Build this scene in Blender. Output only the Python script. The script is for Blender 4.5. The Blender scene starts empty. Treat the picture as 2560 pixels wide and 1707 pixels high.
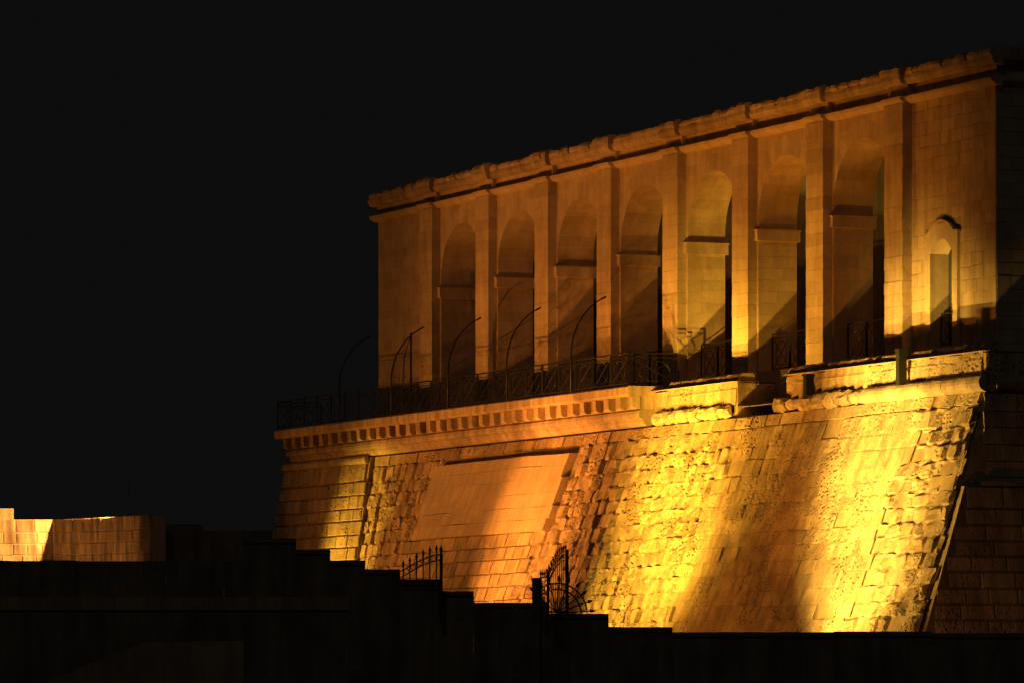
import bpy, math, random
from mathutils import noise as mnoise, Vector
random.seed(7)
R = math.radians
sc = bpy.context.scene
col = sc.collection

# ------------------------------------------------------------------ camera
F = 12850.0; VX = -4212.0; HY = 1697.0; D = 68.0; ZC = 2.0; CX = 125.1319
hyp = math.hypot(1280 - VX, F); cv = F / hyp; sv = (1280 - VX) / hyp
YAW = math.atan2(cv, sv)
cam_d = bpy.data.cameras.new('camera'); cam = bpy.data.objects.new('camera', cam_d); col.objects.link(cam)
cam.location = (CX, -D, ZC); cam.rotation_euler = (R(90), 0, YAW)
cam_d.sensor_width = 36; cam_d.lens = F / 2560 * 36; cam_d.shift_y = (HY - 853.5) / 2560
cam_d.clip_start = 1; cam_d.clip_end = 5000
sc.camera = cam

# ------------------------------------------------------------------ night sky, added fill sun, exposure
w = bpy.data.worlds.new('World'); sc.world = w; w.use_nodes = True
bg = w.node_tree.nodes['Background']; bg.inputs[0].default_value = (1, 1, .99, 1); bg.inputs[1].default_value = 0.0039
sd = bpy.data.lights.new('night_fill', 'SUN'); so = bpy.data.objects.new('night_fill', sd); col.objects.link(so)  # faint sun added as fill to lift the unlit walls
sd.energy = 0.034; sd.angle = R(10); sd.color = (1.0, 0.93, 0.84)
so.rotation_euler = Vector((-cv * .75, sv * .75 + .2, -.6)).to_track_quat('-Z', 'Y').to_euler()
sc.view_settings.view_transform = 'Standard'; sc.view_settings.look = 'None'
sc.view_settings.exposure = 0; sc.view_settings.gamma = 1
sc.cycles.use_denoising = True
sc.cycles.max_bounces = 5; sc.cycles.diffuse_bounces = 3
sc.cycles.sample_clamp_indirect = 4

# ------------------------------------------------------------------ helpers
def proj(p):
    dx, dy = p[0] - CX, p[1] + D
    t = -dx * cv + dy * sv; a = dx * sv + dy * cv
    return (1280 + F * a / t, HY - F * (p[2] - ZC) / t)

def scr_area(pts):
    q = [proj(p) for p in pts]
    return abs(sum(q[i][0] * q[(i + 1) % len(q)][1] - q[(i + 1) % len(q)][0] * q[i][1] for i in range(len(q)))) / 2

def tag(o, label=None, cat=None, group=None, kind=None):
    if label: o['label'] = label
    if cat: o['category'] = cat
    if group: o['group'] = group
    if kind: o['kind'] = kind
    return o

def empty(name, loc, label, cat, group=None, rz=0):
    o = bpy.data.objects.new(name, None); col.objects.link(o)
    o.location = loc; o.rotation_euler = (0, 0, rz); o.empty_display_size = .3
    return tag(o, label, cat, group)

class MB:
    def __init__(s): s.v = []; s.f = []; s.t = []
    def add(s, v, f, t=.5):
        k = len(s.v); s.v += [tuple(p) for p in v]; s.f += [tuple(i + k for i in q) for q in f]; s.t += [t] * len(f); return s
    def box(s, a, b, t=.5):
        x0, y0, z0 = a; x1, y1, z1 = b
        v = [(x0, y0, z0), (x1, y0, z0), (x1, y1, z0), (x0, y1, z0), (x0, y0, z1), (x1, y0, z1), (x1, y1, z1), (x0, y1, z1)]
        return s.add(v, [(0, 3, 2, 1), (4, 5, 6, 7), (0, 1, 5, 4), (1, 2, 6, 5), (2, 3, 7, 6), (3, 0, 4, 7)], t)
    def prism(s, prof, p0, p1, fn, t=.5):
        """closed profile list of (q,z); fn(x,q,z)->xyz, swept from p0 to p1"""
        n = len(prof)
        v = [fn(p0, q, z) for q, z in prof] + [fn(p1, q, z) for q, z in prof]
        f = [(i, (i + 1) % n, n + (i + 1) % n, n + i) for i in range(n)]
        f += [tuple(range(n - 1, -1, -1)), tuple(range(n, 2 * n))]
        return s.add(v, f, t)
    def tube(s, pts, r, n=6, t=.5, closed=False):
        pts = [Vector(p) for p in pts]; m = len(pts); vs = []; fs = []
        up0 = None
        for i, p in enumerate(pts):
            a = pts[i - 1] if (i > 0 or closed) else p
            b = pts[(i + 1) % m] if (i < m - 1 or closed) else p
            d = (b - a).normalized()
            u = up0 if up0 is not None else (Vector((0, 0, 1)) if abs(d.z) < .9 else Vector((1, 0, 0)))
            u = (u - d * u.dot(d)); u = u.normalized() if u.length > 1e-6 else d.orthogonal().normalized()
            up0 = u; w_ = d.cross(u)
            rr = r[i] if isinstance(r, (list, tuple)) else r
            for k in range(n):
                an = 2 * math.pi * k / n; vs.append(p + u * (rr * math.cos(an)) + w_ * (rr * math.sin(an)))
        for i in range(m if closed else m - 1):
            for k in range(n):
                j = (i + 1) % m
                fs.append((i * n + k, i * n + (k + 1) % n, j * n + (k + 1) % n, j * n + k))
        if not closed: fs += [tuple(range(n - 1, -1, -1)), tuple((m - 1) * n + k for k in range(n))]
        return s.add(vs, fs, t)
    def build(s, name, mat, parent=None, smooth=False, local=False):
        off = (0, 0, 0)
        if parent is not None and not local:
            q = parent
            while q is not None: off = tuple(off[i] + q.location[i] for i in range(3)); q = q.parent
        me = bpy.data.meshes.new(name)
        me.from_pydata([(a - off[0], b - off[1], c - off[2]) for a, b, c in s.v], [], s.f)
        at = me.attributes.new('tint', 'FLOAT', 'FACE'); at.data.foreach_set('value', s.t)
        if smooth: me.polygons.foreach_set('use_smooth', [True] * len(me.polygons))
        me.materials.append(mat); me.update()
        o = bpy.data.objects.new(name, me); col.objects.link(o); o.parent = parent
        return o

def emit_pieces(pieces, name, mat, parent, smooth=False, limit=300):
    """pieces: list of (MB, screen area): the largest become parts, the rest one stuff part"""
    pieces = sorted(pieces, key=lambda p: -p[1])
    for mb, a in pieces[:limit]: mb.build(name, mat, parent, smooth)
    if len(pieces) > limit:
        rest = MB()
        for mb, a in pieces[limit:]:
            k = len(rest.v); rest.v += mb.v; rest.f += [tuple(i + k for i in q) for q in mb.f]; rest.t += mb.t
        o = rest.build(name, mat, parent, smooth); o['kind'] = 'stuff'

# ------------------------------------------------------------------ materials
def stone_mat(name, c1, c2, tint=.35, bump=.5, bdist=.02, pits=.0, streak=.25, rough=.9, nscale=1.3):
    m = bpy.data.materials.new(name); m.use_nodes = True
    nt = m.node_tree; N = nt.nodes; L = nt.links
    b = N['Principled BSDF']; b.inputs['Roughness'].default_value = rough
    b.inputs['Specular IOR Level'].default_value = .15
    g = N.new('ShaderNodeNewGeometry')
    n1 = N.new('ShaderNodeTexNoise'); n1.inputs['Scale'].default_value = nscale; n1.inputs['Detail'].default_value = 7; n1.inputs['Roughness'].default_value = .65
    L.new(g.outputs['Position'], n1.inputs['Vector'])
    mx = N.new('ShaderNodeMix'); mx.data_type = 'RGBA'
    mx.inputs[6].default_value = (*c1, 1); mx.inputs[7].default_value = (*c2, 1)
    rp = N.new('ShaderNodeMapRange'); rp.inputs[1].default_value = .32; rp.inputs[2].default_value = .68
    L.new(n1.outputs[0], rp.inputs[0]); L.new(rp.outputs[0], mx.inputs[0])
    # weather streaks run down the stone
    mp = N.new('ShaderNodeMapping'); mp.inputs['Scale'].default_value = (2.2, 2.2, .28); L.new(g.outputs['Position'], mp.inputs[0])
    n2 = N.new('ShaderNodeTexNoise'); n2.inputs['Scale'].default_value = 1.6; n2.inputs['Detail'].default_value = 5
    L.new(mp.outputs[0], n2.inputs['Vector'])
    r2 = N.new('ShaderNodeMapRange'); r2.inputs[1].default_value = .35; r2.inputs[2].default_value = .65
    r2.inputs[3].default_value = 1 - streak; r2.inputs[4].default_value = 1 + streak * .3
    L.new(n2.outputs[0], r2.inputs[0])
    at = N.new('ShaderNodeAttribute'); at.attribute_name = 'tint'
    r3 = N.new('ShaderNodeMapRange'); r3.inputs[3].default_value = 1 - tint; r3.inputs[4].default_value = 1 + tint * .6
    L.new(at.outputs['Fac'], r3.inputs[0])
    mu = N.new('ShaderNodeMath'); mu.operation = 'MULTIPLY'; L.new(r2.outputs[0], mu.inputs[0]); L.new(r3.outputs[0], mu.inputs[1])
    # fine grain
    n3 = N.new('ShaderNodeTexNoise'); n3.inputs['Scale'].default_value = 14; n3.inputs['Detail'].default_value = 6; n3.inputs['Roughness'].default_value = .7
    L.new(g.outputs['Position'], n3.inputs['Vector'])
    r4 = N.new('ShaderNodeMapRange'); r4.inputs[1].default_value = .3; r4.inputs[2].default_value = .7; r4.inputs[3].default_value = .82; r4.inputs[4].default_value = 1.12
    L.new(n3.outputs[0], r4.inputs[0])
    mu2 = N.new('ShaderNodeMath'); mu2.operation = 'MULTIPLY'; L.new(mu.outputs[0], mu2.inputs[0]); L.new(r4.outputs[0], mu2.inputs[1])
    vm = N.new('ShaderNodeVectorMath'); vm.operation = 'SCALE'; L.new(mx.outputs[2], vm.inputs[0]); L.new(mu2.outputs[0], vm.inputs['Scale'])
    L.new(vm.outputs[0], b.inputs['Base Color'])
    n4 = N.new('ShaderNodeTexNoise'); n4.inputs['Scale'].default_value = 7; n4.inputs['Detail'].default_value = 8; n4.inputs['Roughness'].default_value = .7
    mg = N.new('ShaderNodeMapping'); mg.inputs['Scale'].default_value = (1.3, 1.3, .45); L.new(g.outputs['Position'], mg.inputs[0])
    L.new(mg.outputs[0], n4.inputs['Vector'])
    h = n4.outputs[0]
    if pits > 0:      # honeycomb weathering of the soft limestone, in patches
        vo = N.new('ShaderNodeTexVoronoi'); vo.inputs['Scale'].default_value = 6.5; vo.inputs['Randomness'].default_value = 1
        L.new(g.outputs['Position'], vo.inputs['Vector'])
        pr = N.new('ShaderNodeMapRange'); pr.inputs[1].default_value = .05; pr.inputs[2].default_value = .4; L.new(vo.outputs['Distance'], pr.inputs[0])
        n5 = N.new('ShaderNodeTexNoise'); n5.inputs['Scale'].default_value = .55; n5.inputs['Detail'].default_value = 3; L.new(g.outputs['Position'], n5.inputs['Vector'])
        pm = N.new('ShaderNodeMapRange'); pm.inputs[1].default_value = .45; pm.inputs[2].default_value = .62; pm.inputs[4].default_value = pits; L.new(n5.outputs[0], pm.inputs[0])
        ml = N.new('ShaderNodeMath'); ml.operation = 'MULTIPLY'; L.new(pr.outputs[0], ml.inputs[0]); L.new(pm.outputs[0], ml.inputs[1])
        ad = N.new('ShaderNodeMath'); ad.operation = 'ADD'; L.new(h, ad.inputs[0]); L.new(ml.outputs[0], ad.inputs[1]); h = ad.outputs[0]
    bp = N.new('ShaderNodeBump'); bp.inputs['Strength'].default_value = bump; bp.inputs['Distance'].default_value = bdist
    L.new(h, bp.inputs['Height']); L.new(bp.outputs[0], b.inputs['Normal'])
    return m

def plain_mat(name, c, rough=.6, metal=0, nvar=.25):
    m = bpy.data.materials.new(name); m.use_nodes = True
    nt = m.node_tree; N = nt.nodes; L = nt.links; b = N['Principled BSDF']
    b.inputs['Roughness'].default_value = rough; b.inputs['Metallic'].default_value = metal
    g = N.new('ShaderNodeNewGeometry'); n = N.new('ShaderNodeTexNoise'); n.inputs['Scale'].default_value = 9; n.inputs['Detail'].default_value = 5
    L.new(g.outputs['Position'], n.inputs['Vector'])
    mx = N.new('ShaderNodeMix'); mx.data_type = 'RGBA'
    mx.inputs[6].default_value = (*[q * (1 - nvar) for q in c], 1); mx.inputs[7].default_value = (*[q * (1 + nvar) for q in c], 1)
    L.new(n.outputs[0], mx.inputs[0]); L.new(mx.outputs[2], b.inputs['Base Color'])
    return m

M_ASH = stone_mat('dressed_limestone', (.47, .34, .20), (.58, .45, .28), tint=.13, bump=.35, bdist=.012, streak=.14)
M_MORT = stone_mat('lime_mortar', (.53, .41, .26), (.63, .50, .33), tint=0, bump=.3, bdist=.01, streak=.1)
M_RUB = stone_mat('weathered_limestone', (.40, .28, .16), (.56, .42, .25), tint=.2, bump=1.0, bdist=.05, pits=1.5, streak=.3)
M_RUBC = stone_mat('joint_earth', (.32, .23, .13), (.44, .32, .19), tint=0, bump=.8, bdist=.03)
M_FLAT = stone_mat('smooth_repair_limestone', (.46, .33, .19), (.57, .43, .26), tint=.2, bump=.5, bdist=.02, streak=.38)
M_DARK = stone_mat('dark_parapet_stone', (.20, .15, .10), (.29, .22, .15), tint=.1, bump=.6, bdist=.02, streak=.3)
M_OLD = stone_mat('old_worn_ashlar', (.44, .31, .18), (.55, .41, .25), tint=.12, bump=.7, bdist=.02, pits=.5, streak=.2)
M_FAR = stone_mat('streaked_limestone', (.42, .30, .18), (.58, .44, .27), tint=.2, bump=.6, bdist=.02, streak=.6)
M_PANEL = stone_mat('fresh_smooth_limestone', (.50, .37, .22), (.57, .43, .27), tint=.06, bump=.3, bdist=.01, streak=.16)
M_CORN = stone_mat('eroded_cornice_limestone', (.40, .29, .18), (.54, .41, .26), tint=.22, bump=.7, bdist=.025, pits=.6, streak=.3)
M_IRON = plain_mat('black_wrought_iron', (.018, .017, .016), .55, .3)
M_GREY = plain_mat('grey_painted_steel', (.12, .12, .115), .5, .4)
M_PALE = plain_mat('galvanised_steel', (.3, .3, .29), .6, 0)
M_WINBACK = plain_mat('dark_green_window_back', (.02, .028, .025), .7, 0)  # near-black green sheet closing the window recess
M_STUB = plain_mat('unlit_black_stone', (.010, .009, .008), .95, 0)  # black colour stands in for the stubs being unlit
M_GRND = stone_mat('dusty_ground', (.12, .09, .06), (.18, .14, .09), tint=0, nscale=.4)
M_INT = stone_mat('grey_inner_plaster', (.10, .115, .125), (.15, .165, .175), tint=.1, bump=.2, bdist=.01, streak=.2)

def emis(name, c, s):
    m = bpy.data.materials.new(name); m.use_nodes = True; b = m.node_tree.nodes['Principled BSDF']
    b.inputs['Base Color'].default_value = (*c, 1); b.inputs['Emission Color'].default_value = (*c, 1); b.inputs['Emission Strength'].default_value = s
    return m

# ------------------------------------------------------------------ floodlights
PALE = (1.0, .60, .10); YEL = (1.0, .56, .055); ORG = (1.0, .335, .05); AMB = (1.0, .335, .032)
def floodlight(pos, target, colr, power, size, blend, label, rad=.18):
    p = Vector(pos); d = (Vector(target) - p).normalized()
    root = empty('floodlight', (p.x, p.y, 0), label, 'floodlight', 'floodlights at the foot of the walls')
    up = Vector((0, 0, 1)); x = d.cross(up).normalized(); u = x.cross(d)
    def fr(q): return p + x * q[0] + u * q[1] + d * q[2]
    hb = MB()
    a = [(-.24, -.19, -.06), (.24, -.19, -.06), (.24, .19, -.06), (-.24, .19, -.06), (-.13, -.1, -.36), (.13, -.1, -.36), (.13, .1, -.36), (-.13, .1, -.36)]
    hb.add([fr(q) for q in a], [(4, 7, 6, 5), (0, 1, 5, 4), (1, 2, 6, 5), (2, 3, 7, 6), (3, 0, 4, 7), (0, 3, 2, 1)]); hs = hb.build('housing', M_GREY, root)
    MB().add([fr((sx * .22, sy * .17, -.055)) for sx, sy in ((-1, -1), (1, -1), (1, 1), (-1, 1))], [(0, 1, 2, 3)]).build('lens', emis('flood_lens', colr, 6), hs)
    yk = MB().tube([fr((-.27, 0, -.2)), (p.x - x.x * .27, p.y - x.y * .27, p.z - .38), (p.x + x.x * .27, p.y + x.y * .27, p.z - .38), fr((.27, 0, -.2))], .02)
    yk.build('yoke', M_GREY, root)
    MB().box((p.x - .12, p.y - .12, 0), (p.x + .12, p.y + .12, p.z - .37)).build('base', M_DARK, root)
    ld = bpy.data.lights.new('flood_beam', 'SPOT'); lo = bpy.data.objects.new('flood_beam', ld); col.objects.link(lo)
    ld.energy = power; ld.color = colr; ld.spot_size = R(size); ld.spot_blend = blend; ld.shadow_soft_size = rad
    lo.parent = root; lo.location = (0, 0, p.z); lo.rotation_euler = d.to_track_quat('-Z', 'Y').to_euler()
    return root

WALL = [  # position, aim, colour, power, cone, blend, label
    ((-5.0, -13.5, .8), (.4, -3.0, 6.2), PALE, 18000, 40, .9, 'floodlight lighting the eroded right corner of the bastion'),
    ((1.6, -12.5, .8), (-2.0, -2.8, 6.6), PALE, 27000, 40, .9, 'floodlight at the right corner aimed at the round cordon'),
    ((-20.5, -14.0, .8), (-15.4, -3.0, 6.4), YEL, 20000, 46, .9, 'floodlight lighting the rough wall right of the iron fan'),
    ((-9.6, -12.0, .8), (-15.4, -2.4, 7.8), YEL, 24000, 36, .85, 'floodlight aimed at the wall top beside the balcony end'),
    ((-32.0, -14.0, .8), (-24.8, -2.9, 6.9), ORG, 23000, 40, .85, 'floodlight lighting the smooth repaired panel'),
    ((-20.5, -12.0, .8), (-25.6, -2.4, 8.2), ORG, 10000, 32, .9, 'floodlight aimed at the balcony corbels'),
    ((-11.0, -16.5, .8), (-16.4, -1.9, 9.3), YEL, 34000, 20, .9, 'narrow floodlight aimed at the rounded parapet block'),
    ((-.6, -16.0, .8), (-3.6, -2.0, 8.9), PALE, 44000, 23, .9, 'narrow floodlight aimed at the smooth right part of the cordon'),
    ((-46.5, -8.5, .8), (-43.8, -2.8, 5.2), YEL, 10500, 42, .9, 'floodlight lighting the left corner pier of the bastion'),
    ((-19.0, -18.5, .8), (-8.5, -3.0, 5.5), AMB, 7000, 62, .9, 'added fill floodlight spreading dim light over the wall between the bright patches'),  # wide dim fill added for the gap between pools
    ((-44.0, -17.5, .8), (-33.0, -3.0, 5.5), ORG, 6000, 75, .9, 'floodlight spreading dim light over the left half of the bastion'),
    ((-3.4, -11.5, .8), (-8.0, 0, 14.4), AMB, 4300, 50, .9, 'floodlight aimed at the right end of the arcade'),
    ((-19.5, -17.0, .8), (-14.0, 0, 15.0), AMB, 7800, 50, .9, 'floodlight aimed at the middle arches of the arcade'),
    ((-11.0, -17.0, .8), (-17.5, 0, 15.6), AMB, 6500, 48, .9, 'floodlight aimed into the vaults of the middle arches'),
    ((-23.0, -21.0, .8), (-29.0, 0, 15.4), ORG, 9500, 48, .9, 'floodlight aimed at the left arches of the arcade'),
    ((-38.0, -21.0, .8), (-34.0, 0, 14.6), ORG, 6500, 50, .9, 'floodlight aimed at the second and first arches from the left'),
    ((10.5, -12.0, .8), (3.4, -1.0, 4.2), AMB, 420, 44, 1, 'added fill light grazing the dim lower flank wall'),  # unseen lamp added to bring up the flank wall
    ((-47.0, -20.0, .8), (-43.0, -1, 14.0), ORG, 3400, 52, .9, 'floodlight aimed at the far left end of the arcade'),
]
for args in WALL: floodlight(*args)

# ------------------------------------------------------------------ ground
g = MB().add([(-900, -900, 0), (900, -900, 0), (900, 900, 0), (-900, 900, 0)], [(0, 1, 2, 3)]).build('ground', M_GRND); g['kind'] = 'structure'

# ------------------------------------------------------------------ bastion
ZT = 9.8
def bat(X):
    return .15 if X < -42.5 else (.38 if X > -35 else .15 + .23 * (X + 42.5) / 7.5)
def front(X, z, out=0):
    if 2.5 < z < 9.7:
        z += .05 * mnoise.noise(Vector((X * .28, z * .7, 1.7))) + .025 * mnoise.noise(Vector((X * 1.1, z * 1.3, 5.1)))
    dz = ZT - z
    nt = 1.78 if X < -42.5 else 1.6
    return (X, -(nt + bat(X) * dz + out), z)
def pierfront(X, z, out=0): return (X, -(1.78 + .15 * (ZT - z) + out), z)
XC = 2.31
def xcorner(z): return XC + .13 * (ZT - z)
def flank(q, z, out=0): return (xcorner(z) + out, -q, z)     # q = distance outward (n)

bastion = empty('bastion', (-24, -4, 0), 'massive battered limestone bastion wall with deep worn stone courses under the arcade', 'bastion wall')

# core behind the stones
cb = MB(); xs = [-42.49] + [-42.49 + i * (XC + 42.49) / 60 for i in range(1, 60)]
vs = []; fs = []
for x in xs: vs += [front(x, 0, -.05), front(x, ZT, -.05)]
vs += [(xcorner(0) - .4, front(XC, 0, -.05)[1], 0), (XC - .4, front(XC, ZT, -.05)[1], ZT)]
for i in range(len(xs)): fs.append((2 * i, 2 * i + 2, 2 * i + 3, 2 * i + 1))
k = len(vs); vs += [(xcorner(0) - .05, -4.0, 0), (XC - .05, -.9, ZT), (xcorner(0) - .05, 30, 0), (XC - .05, 30, ZT)]; fs.append((k, k + 2, k + 3, k + 1)); fs.append((k - 2, k, k + 1, k - 1))
cb.add(vs, fs)
cb.build('wall_core', M_RUBC, bastion)
pc = MB()
v = [pierfront(-50.9, 0, -.05), pierfront(-42.5, 0, -.05), pierfront(-42.5, ZT, -.05), pierfront(-50.9, ZT, -.05),
     (-51.5, 30, 0), (-42.5, 30, 0), (-42.5, 30, ZT), (-50.9, 30, ZT)]
v[0] = (-51.6, v[0][1], 0)
pc.add(v, [(0, 1, 2, 3), (1, 5, 6, 2), (4, 0, 3, 7), (3, 2, 6, 7)]).build('pier_core', M_RUBC, bastion)

def rough_stone(fn, u0, u1, w0, w1, proud, amp, edge, back=-.07, nu=5, nw=5, bed=None, hollow=0, gap=None):
    """one worn stone: a rounded, uneven face standing out of the joints"""
    sx = random.uniform(-40, 40); vs = []; fs = []
    g = random.uniform(.008, .022) if gap is None else gap
    tl = random.uniform(-1, 1) * amp * .7; tw = random.uniform(-1, 1) * amp * .5
    for j in range(nw):
        b = j / (nw - 1)
        for i in range(nu):
            a = i / (nu - 1)
            brd = i in (0, nu - 1) or j in (0, nw - 1)
            # interior rows cluster near the edge to give a crisp or a worn arris
            aa = a; bb = b
            if not brd:
                if i == 1: aa = edge / max(u1 - u0, .1)
                elif i == nu - 2: aa = 1 - edge / max(u1 - u0, .1)
                if j == 1: bb = edge / (w1 - w0)
                elif j == nw - 2: bb = 1 - edge / (w1 - w0)
            u = u0 + g + (u1 - u0 - 2 * g) * aa; gz = g if bed is None else .003; z = w0 + gz + (w1 - w0 - 2 * gz) * bb
            nz = mnoise.noise(Vector((u * 2.1 + sx, z * 2.1, sx)))
            if brd:
                out = back
                if bed is not None and 0 < i < nu - 1: out = bed + .5 * amp * nz
                u += random.uniform(-.2, .2) * edge * (0 < j < nw - 1)
                if bed is not None: z += random.uniform(-.14, .06) * edge
            else:
                out = proud + amp * nz + tl * (aa - .5) + tw * (bb - .5)
                if hollow and aa > .5: out -= hollow * (aa - .35) * random.uniform(.6, 1)
                u += random.uniform(-.35, .35) * edge; z += random.uniform(-.3, .3) * edge
            vs.append(fn(u, z, out))
    for j in range(nw - 1):
        for i in range(nu - 1):
            a = j * nu + i; fs.append((a, a + 1, a + nu + 1, a + nu))
    mb = MB().add(vs, fs, random.random())
    c = [fn(u0, w0, 0), fn(u1, w0, 0), fn(u1, w1, 0), fn(u0, w1, 0)]
    return mb, scr_area(c)

def courses(z0, z1, h, jit=.04):
    zs = [z0]
    while zs[-1] < z1 - h * .6: zs.append(zs[-1] + h + random.uniform(-jit, jit))
    zs[-1] = z1 if z1 - zs[-1] < h * .5 else zs[-1]
    if zs[-1] < z1: zs.append(z1)
    return zs

def joints(a, b, lo, hi):
    xs = [a]
    while xs[-1] < b - hi * .8: xs.append(xs[-1] + random.uniform(lo, hi))
    if b - xs[-1] < lo * .5 and len(xs) > 1: xs[-1] = b
    else: xs.append(b)
    return xs

rough_p = []; smooth_p = []; quoin_p = []
PANEL_TOP = 9.22; PANEL_BOT = 6.78
zs = courses(2.4, 9.42, .445)
panel_rows = []
for k in range(len(zs) - 1):
    z0, z1 = zs[k], zs[k + 1]; zm = (z0 + z1) / 2
    inpan = PANEL_BOT - .1 < zm < PANEL_TOP
    if inpan:
        pr = -24.5 + random.uniform(-.22, .22); pl_ = -35.6 - .2 * random.random(); panel_rows.append((z0, z1, pl_, pr))
    # left part beside the pier, rough
    spans = []
    if inpan: spans = [(-42.5, pl_, 'r'), (pr, -13.2 + random.uniform(-1.2, .8), 'R')]
    else:
        sm0 = -37.5 + random.uniform(-1, 1); sm1 = -25.6 + random.uniform(-.7, .7)
        if zm > PANEL_TOP: sm0 = sm1 = -30
        spans = [(-42.5, sm0, 'r'), (sm0, sm1, 's'), (sm1, -13.2 + random.uniform(-1.2, .8), 'R')]
    spans.append((spans[-1][1], -1.1 + random.uniform(-.5, .5), 'm'))
    spans.append((spans[-1][1], None, 'q'))
    for a, b, kind in spans:
        if b is None: b = xcorner(zm) + random.uniform(-.3, .14)
        if b - a < .3: continue
        lo, hi = {'r': (.5, .85), 'R': (.45, .8), 's': (.7, 1.2), 'm': (.6, 1.35), 'q': (.45, .9)}[kind]
        xs = joints(a, b, lo, hi)
        for i in range(len(xs) - 1):
            if xs[i + 1] - xs[i] < .12: continue
            rnd = random.random()
            if kind in 'rR':
                pd = random.uniform(-.02, .12); am = .06; ed = random.uniform(.06, .15); ho = random.choice([0, .06, .12, .2])
                mb = rough_stone(front, xs[i], xs[i + 1], z0, z1, pd, am, min(ed, .2 * (xs[i + 1] - xs[i])), back=random.choice([-.04, -.09, -.14]), hollow=ho, nu=6, bed=pd - random.uniform(-.01, .04))
                rough_p.append(mb)
            elif kind == 's':
                smooth_p.append(rough_stone(front, xs[i], xs[i + 1], z0, z1, .0 + .012 * rnd, .006, .02, back=-.03))
            elif kind == 'm':
                pd = .012 * rnd + (.03 if rnd > .95 else 0) - (.1 if rnd < .04 else 0)
                rough_p.append(rough_stone(front, xs[i], xs[i + 1], z0, z1, pd, .02, random.uniform(.03, .07), back=-.004 if rnd > .1 else -.06, nu=6, bed=pd - .004, gap=.004))
            else:
                quoin_p.append(rough_stone(front, xs[i], xs[i + 1], z0, z1, random.uniform(-.05, .1), .13, .08, hollow=random.choice([0, .08, .15]), nu=6, bed=random.uniform(-.06, .04)))
emit_pieces(rough_p, 'stone', M_RUB, bastion, smooth=False)
emit_pieces(smooth_p, 'smooth_block', M_FLAT, bastion)
emit_pieces(quoin_p, 'corner_stone', M_RUB, bastion)

# left pier
pp = []
pzs = courses(3.0, 9.6, .46)
for k in range(len(pzs) - 1):
    z0, z1 = pzs[k], pzs[k + 1]
    xs = joints(-50.9 - random.uniform(-.1, .25) - .08 * (ZT - z0), -42.45 + random.uniform(-.22, .1), .8, 1.5)
    for i in range(len(xs) - 1):
        mb = rough_stone(pierfront, xs[i], xs[i + 1], z0, z1, random.uniform(.0, .035), .025, .035, back=-.02 if random.random() > .2 else -.06)
        if i == len(xs) - 2 or i == 0:      # end stones turn the corner
            X = xs[i + 1] if i == len(xs) - 2 else xs[i]; s = 1 if i else -1
            q = [pierfront(X - s * .02, z0 + .02, -.06), pierfront(X - s * .02, z1 - .02, -.06)]
            q2 = [(p[0], p[1] + .9, p[2]) for p in q]
            mb[0].add([q[0], q2[0], q2[1], q[1]], [(0, 1, 2, 3) if s > 0 else (3, 2, 1, 0)], .5)
        pp.append(mb)
emit_pieces(pp, 'pier_block', M_RUB, bastion)

# smooth repair slab standing proud of the worn wall
for (z0, z1, a, b) in panel_rows:
    z1 = min(z1, PANEL_TOP)
    xs = joints(a, b, 1.4, 2.8)
    for i in range(len(xs) - 1):
        g = .0025; x0, x1 = xs[i] + g, xs[i + 1] - g
        o0, o1 = -.06, .26
        vv = [front(x0, z0 + g, o0), front(x1, z0 + g, o0), front(x1, z1 - g, o0), front(x0, z1 - g, o0),
              front(x0, z0 + g, o1), front(x1, z0 + g, o1), front(x1, z1 - g, o1), front(x0, z1 - g, o1)]
        MB().add(vv, [(4, 5, 6, 7), (0, 1, 5, 4), (1, 2, 6, 5), (2, 3, 7, 6), (3, 0, 4, 7)], random.random()).build('panel_block', M_PANEL, bastion)

# top plain band and moulding
def slab(name, x0, x1, prof, mat, parent, t=None, smooth=False):
    return MB().prism(prof, x0, x1, lambda x, q, z: (x, -q, z), random.random() if t is None else t).build(name, mat, parent, smooth)
xs = joints(-42.45, 2.2, .9, 1.6)
for i in range(len(xs) - 1):
    rough = rough_stone(front, xs[i], xs[i + 1], 9.42, 9.82, random.uniform(.01, .04), .02, .03)[0]
    rough.build('top_course_block', M_RUB, bastion)

# rounded cordon, stone by stone, worn
def cordon_piece(x0, x1, nbase, zc, r, mat, parent, wear, seg=9, nx=5, fn=None):
    fn = fn or (lambda x, q, z: (x, -q, z))
    vs = []; fs = []; s0 = random.uniform(-50, 50)
    g = .008; rr0 = r * random.uniform(1 - wear, 1.0)
    for i in range(nx):
        x = x0 + g + (x1 - x0 - 2 * g) * i / (nx - 1)
        for k in range(seg):
            an = -math.pi / 2 + math.pi * k / (seg - 1)
            er = 1 - (wear > .1) * .5 * max(0, mnoise.noise(Vector((x * 2.3, 7.7, s0 * 0))) + .05) + wear * 1.1 * mnoise.noise(Vector((x * 3.1 + s0, an * 1.6, s0))) + wear * .6 * mnoise.noise(Vector((x * 9 + s0, an * 4, s0)))
            if i in (0, nx - 1): er *= .97
            vs.append(fn(x, nbase + rr0 * er * math.cos(an), zc + rr0 * er * math.sin(an)))
    for i in range(nx - 1):
        for k in range(seg - 1):
            a = i * seg + k; fs.append((a, a + seg, a + seg + 1, a + 1))
    fs += [tuple(range(seg)), tuple((nx - 1) * seg + k for k in range(seg - 1, -1, -1))]
    return MB().add(vs, fs, random.random()).build('cordon_stone', mat, parent, False)
xs = joints(-18.9, 2.35, .55, .95)
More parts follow.
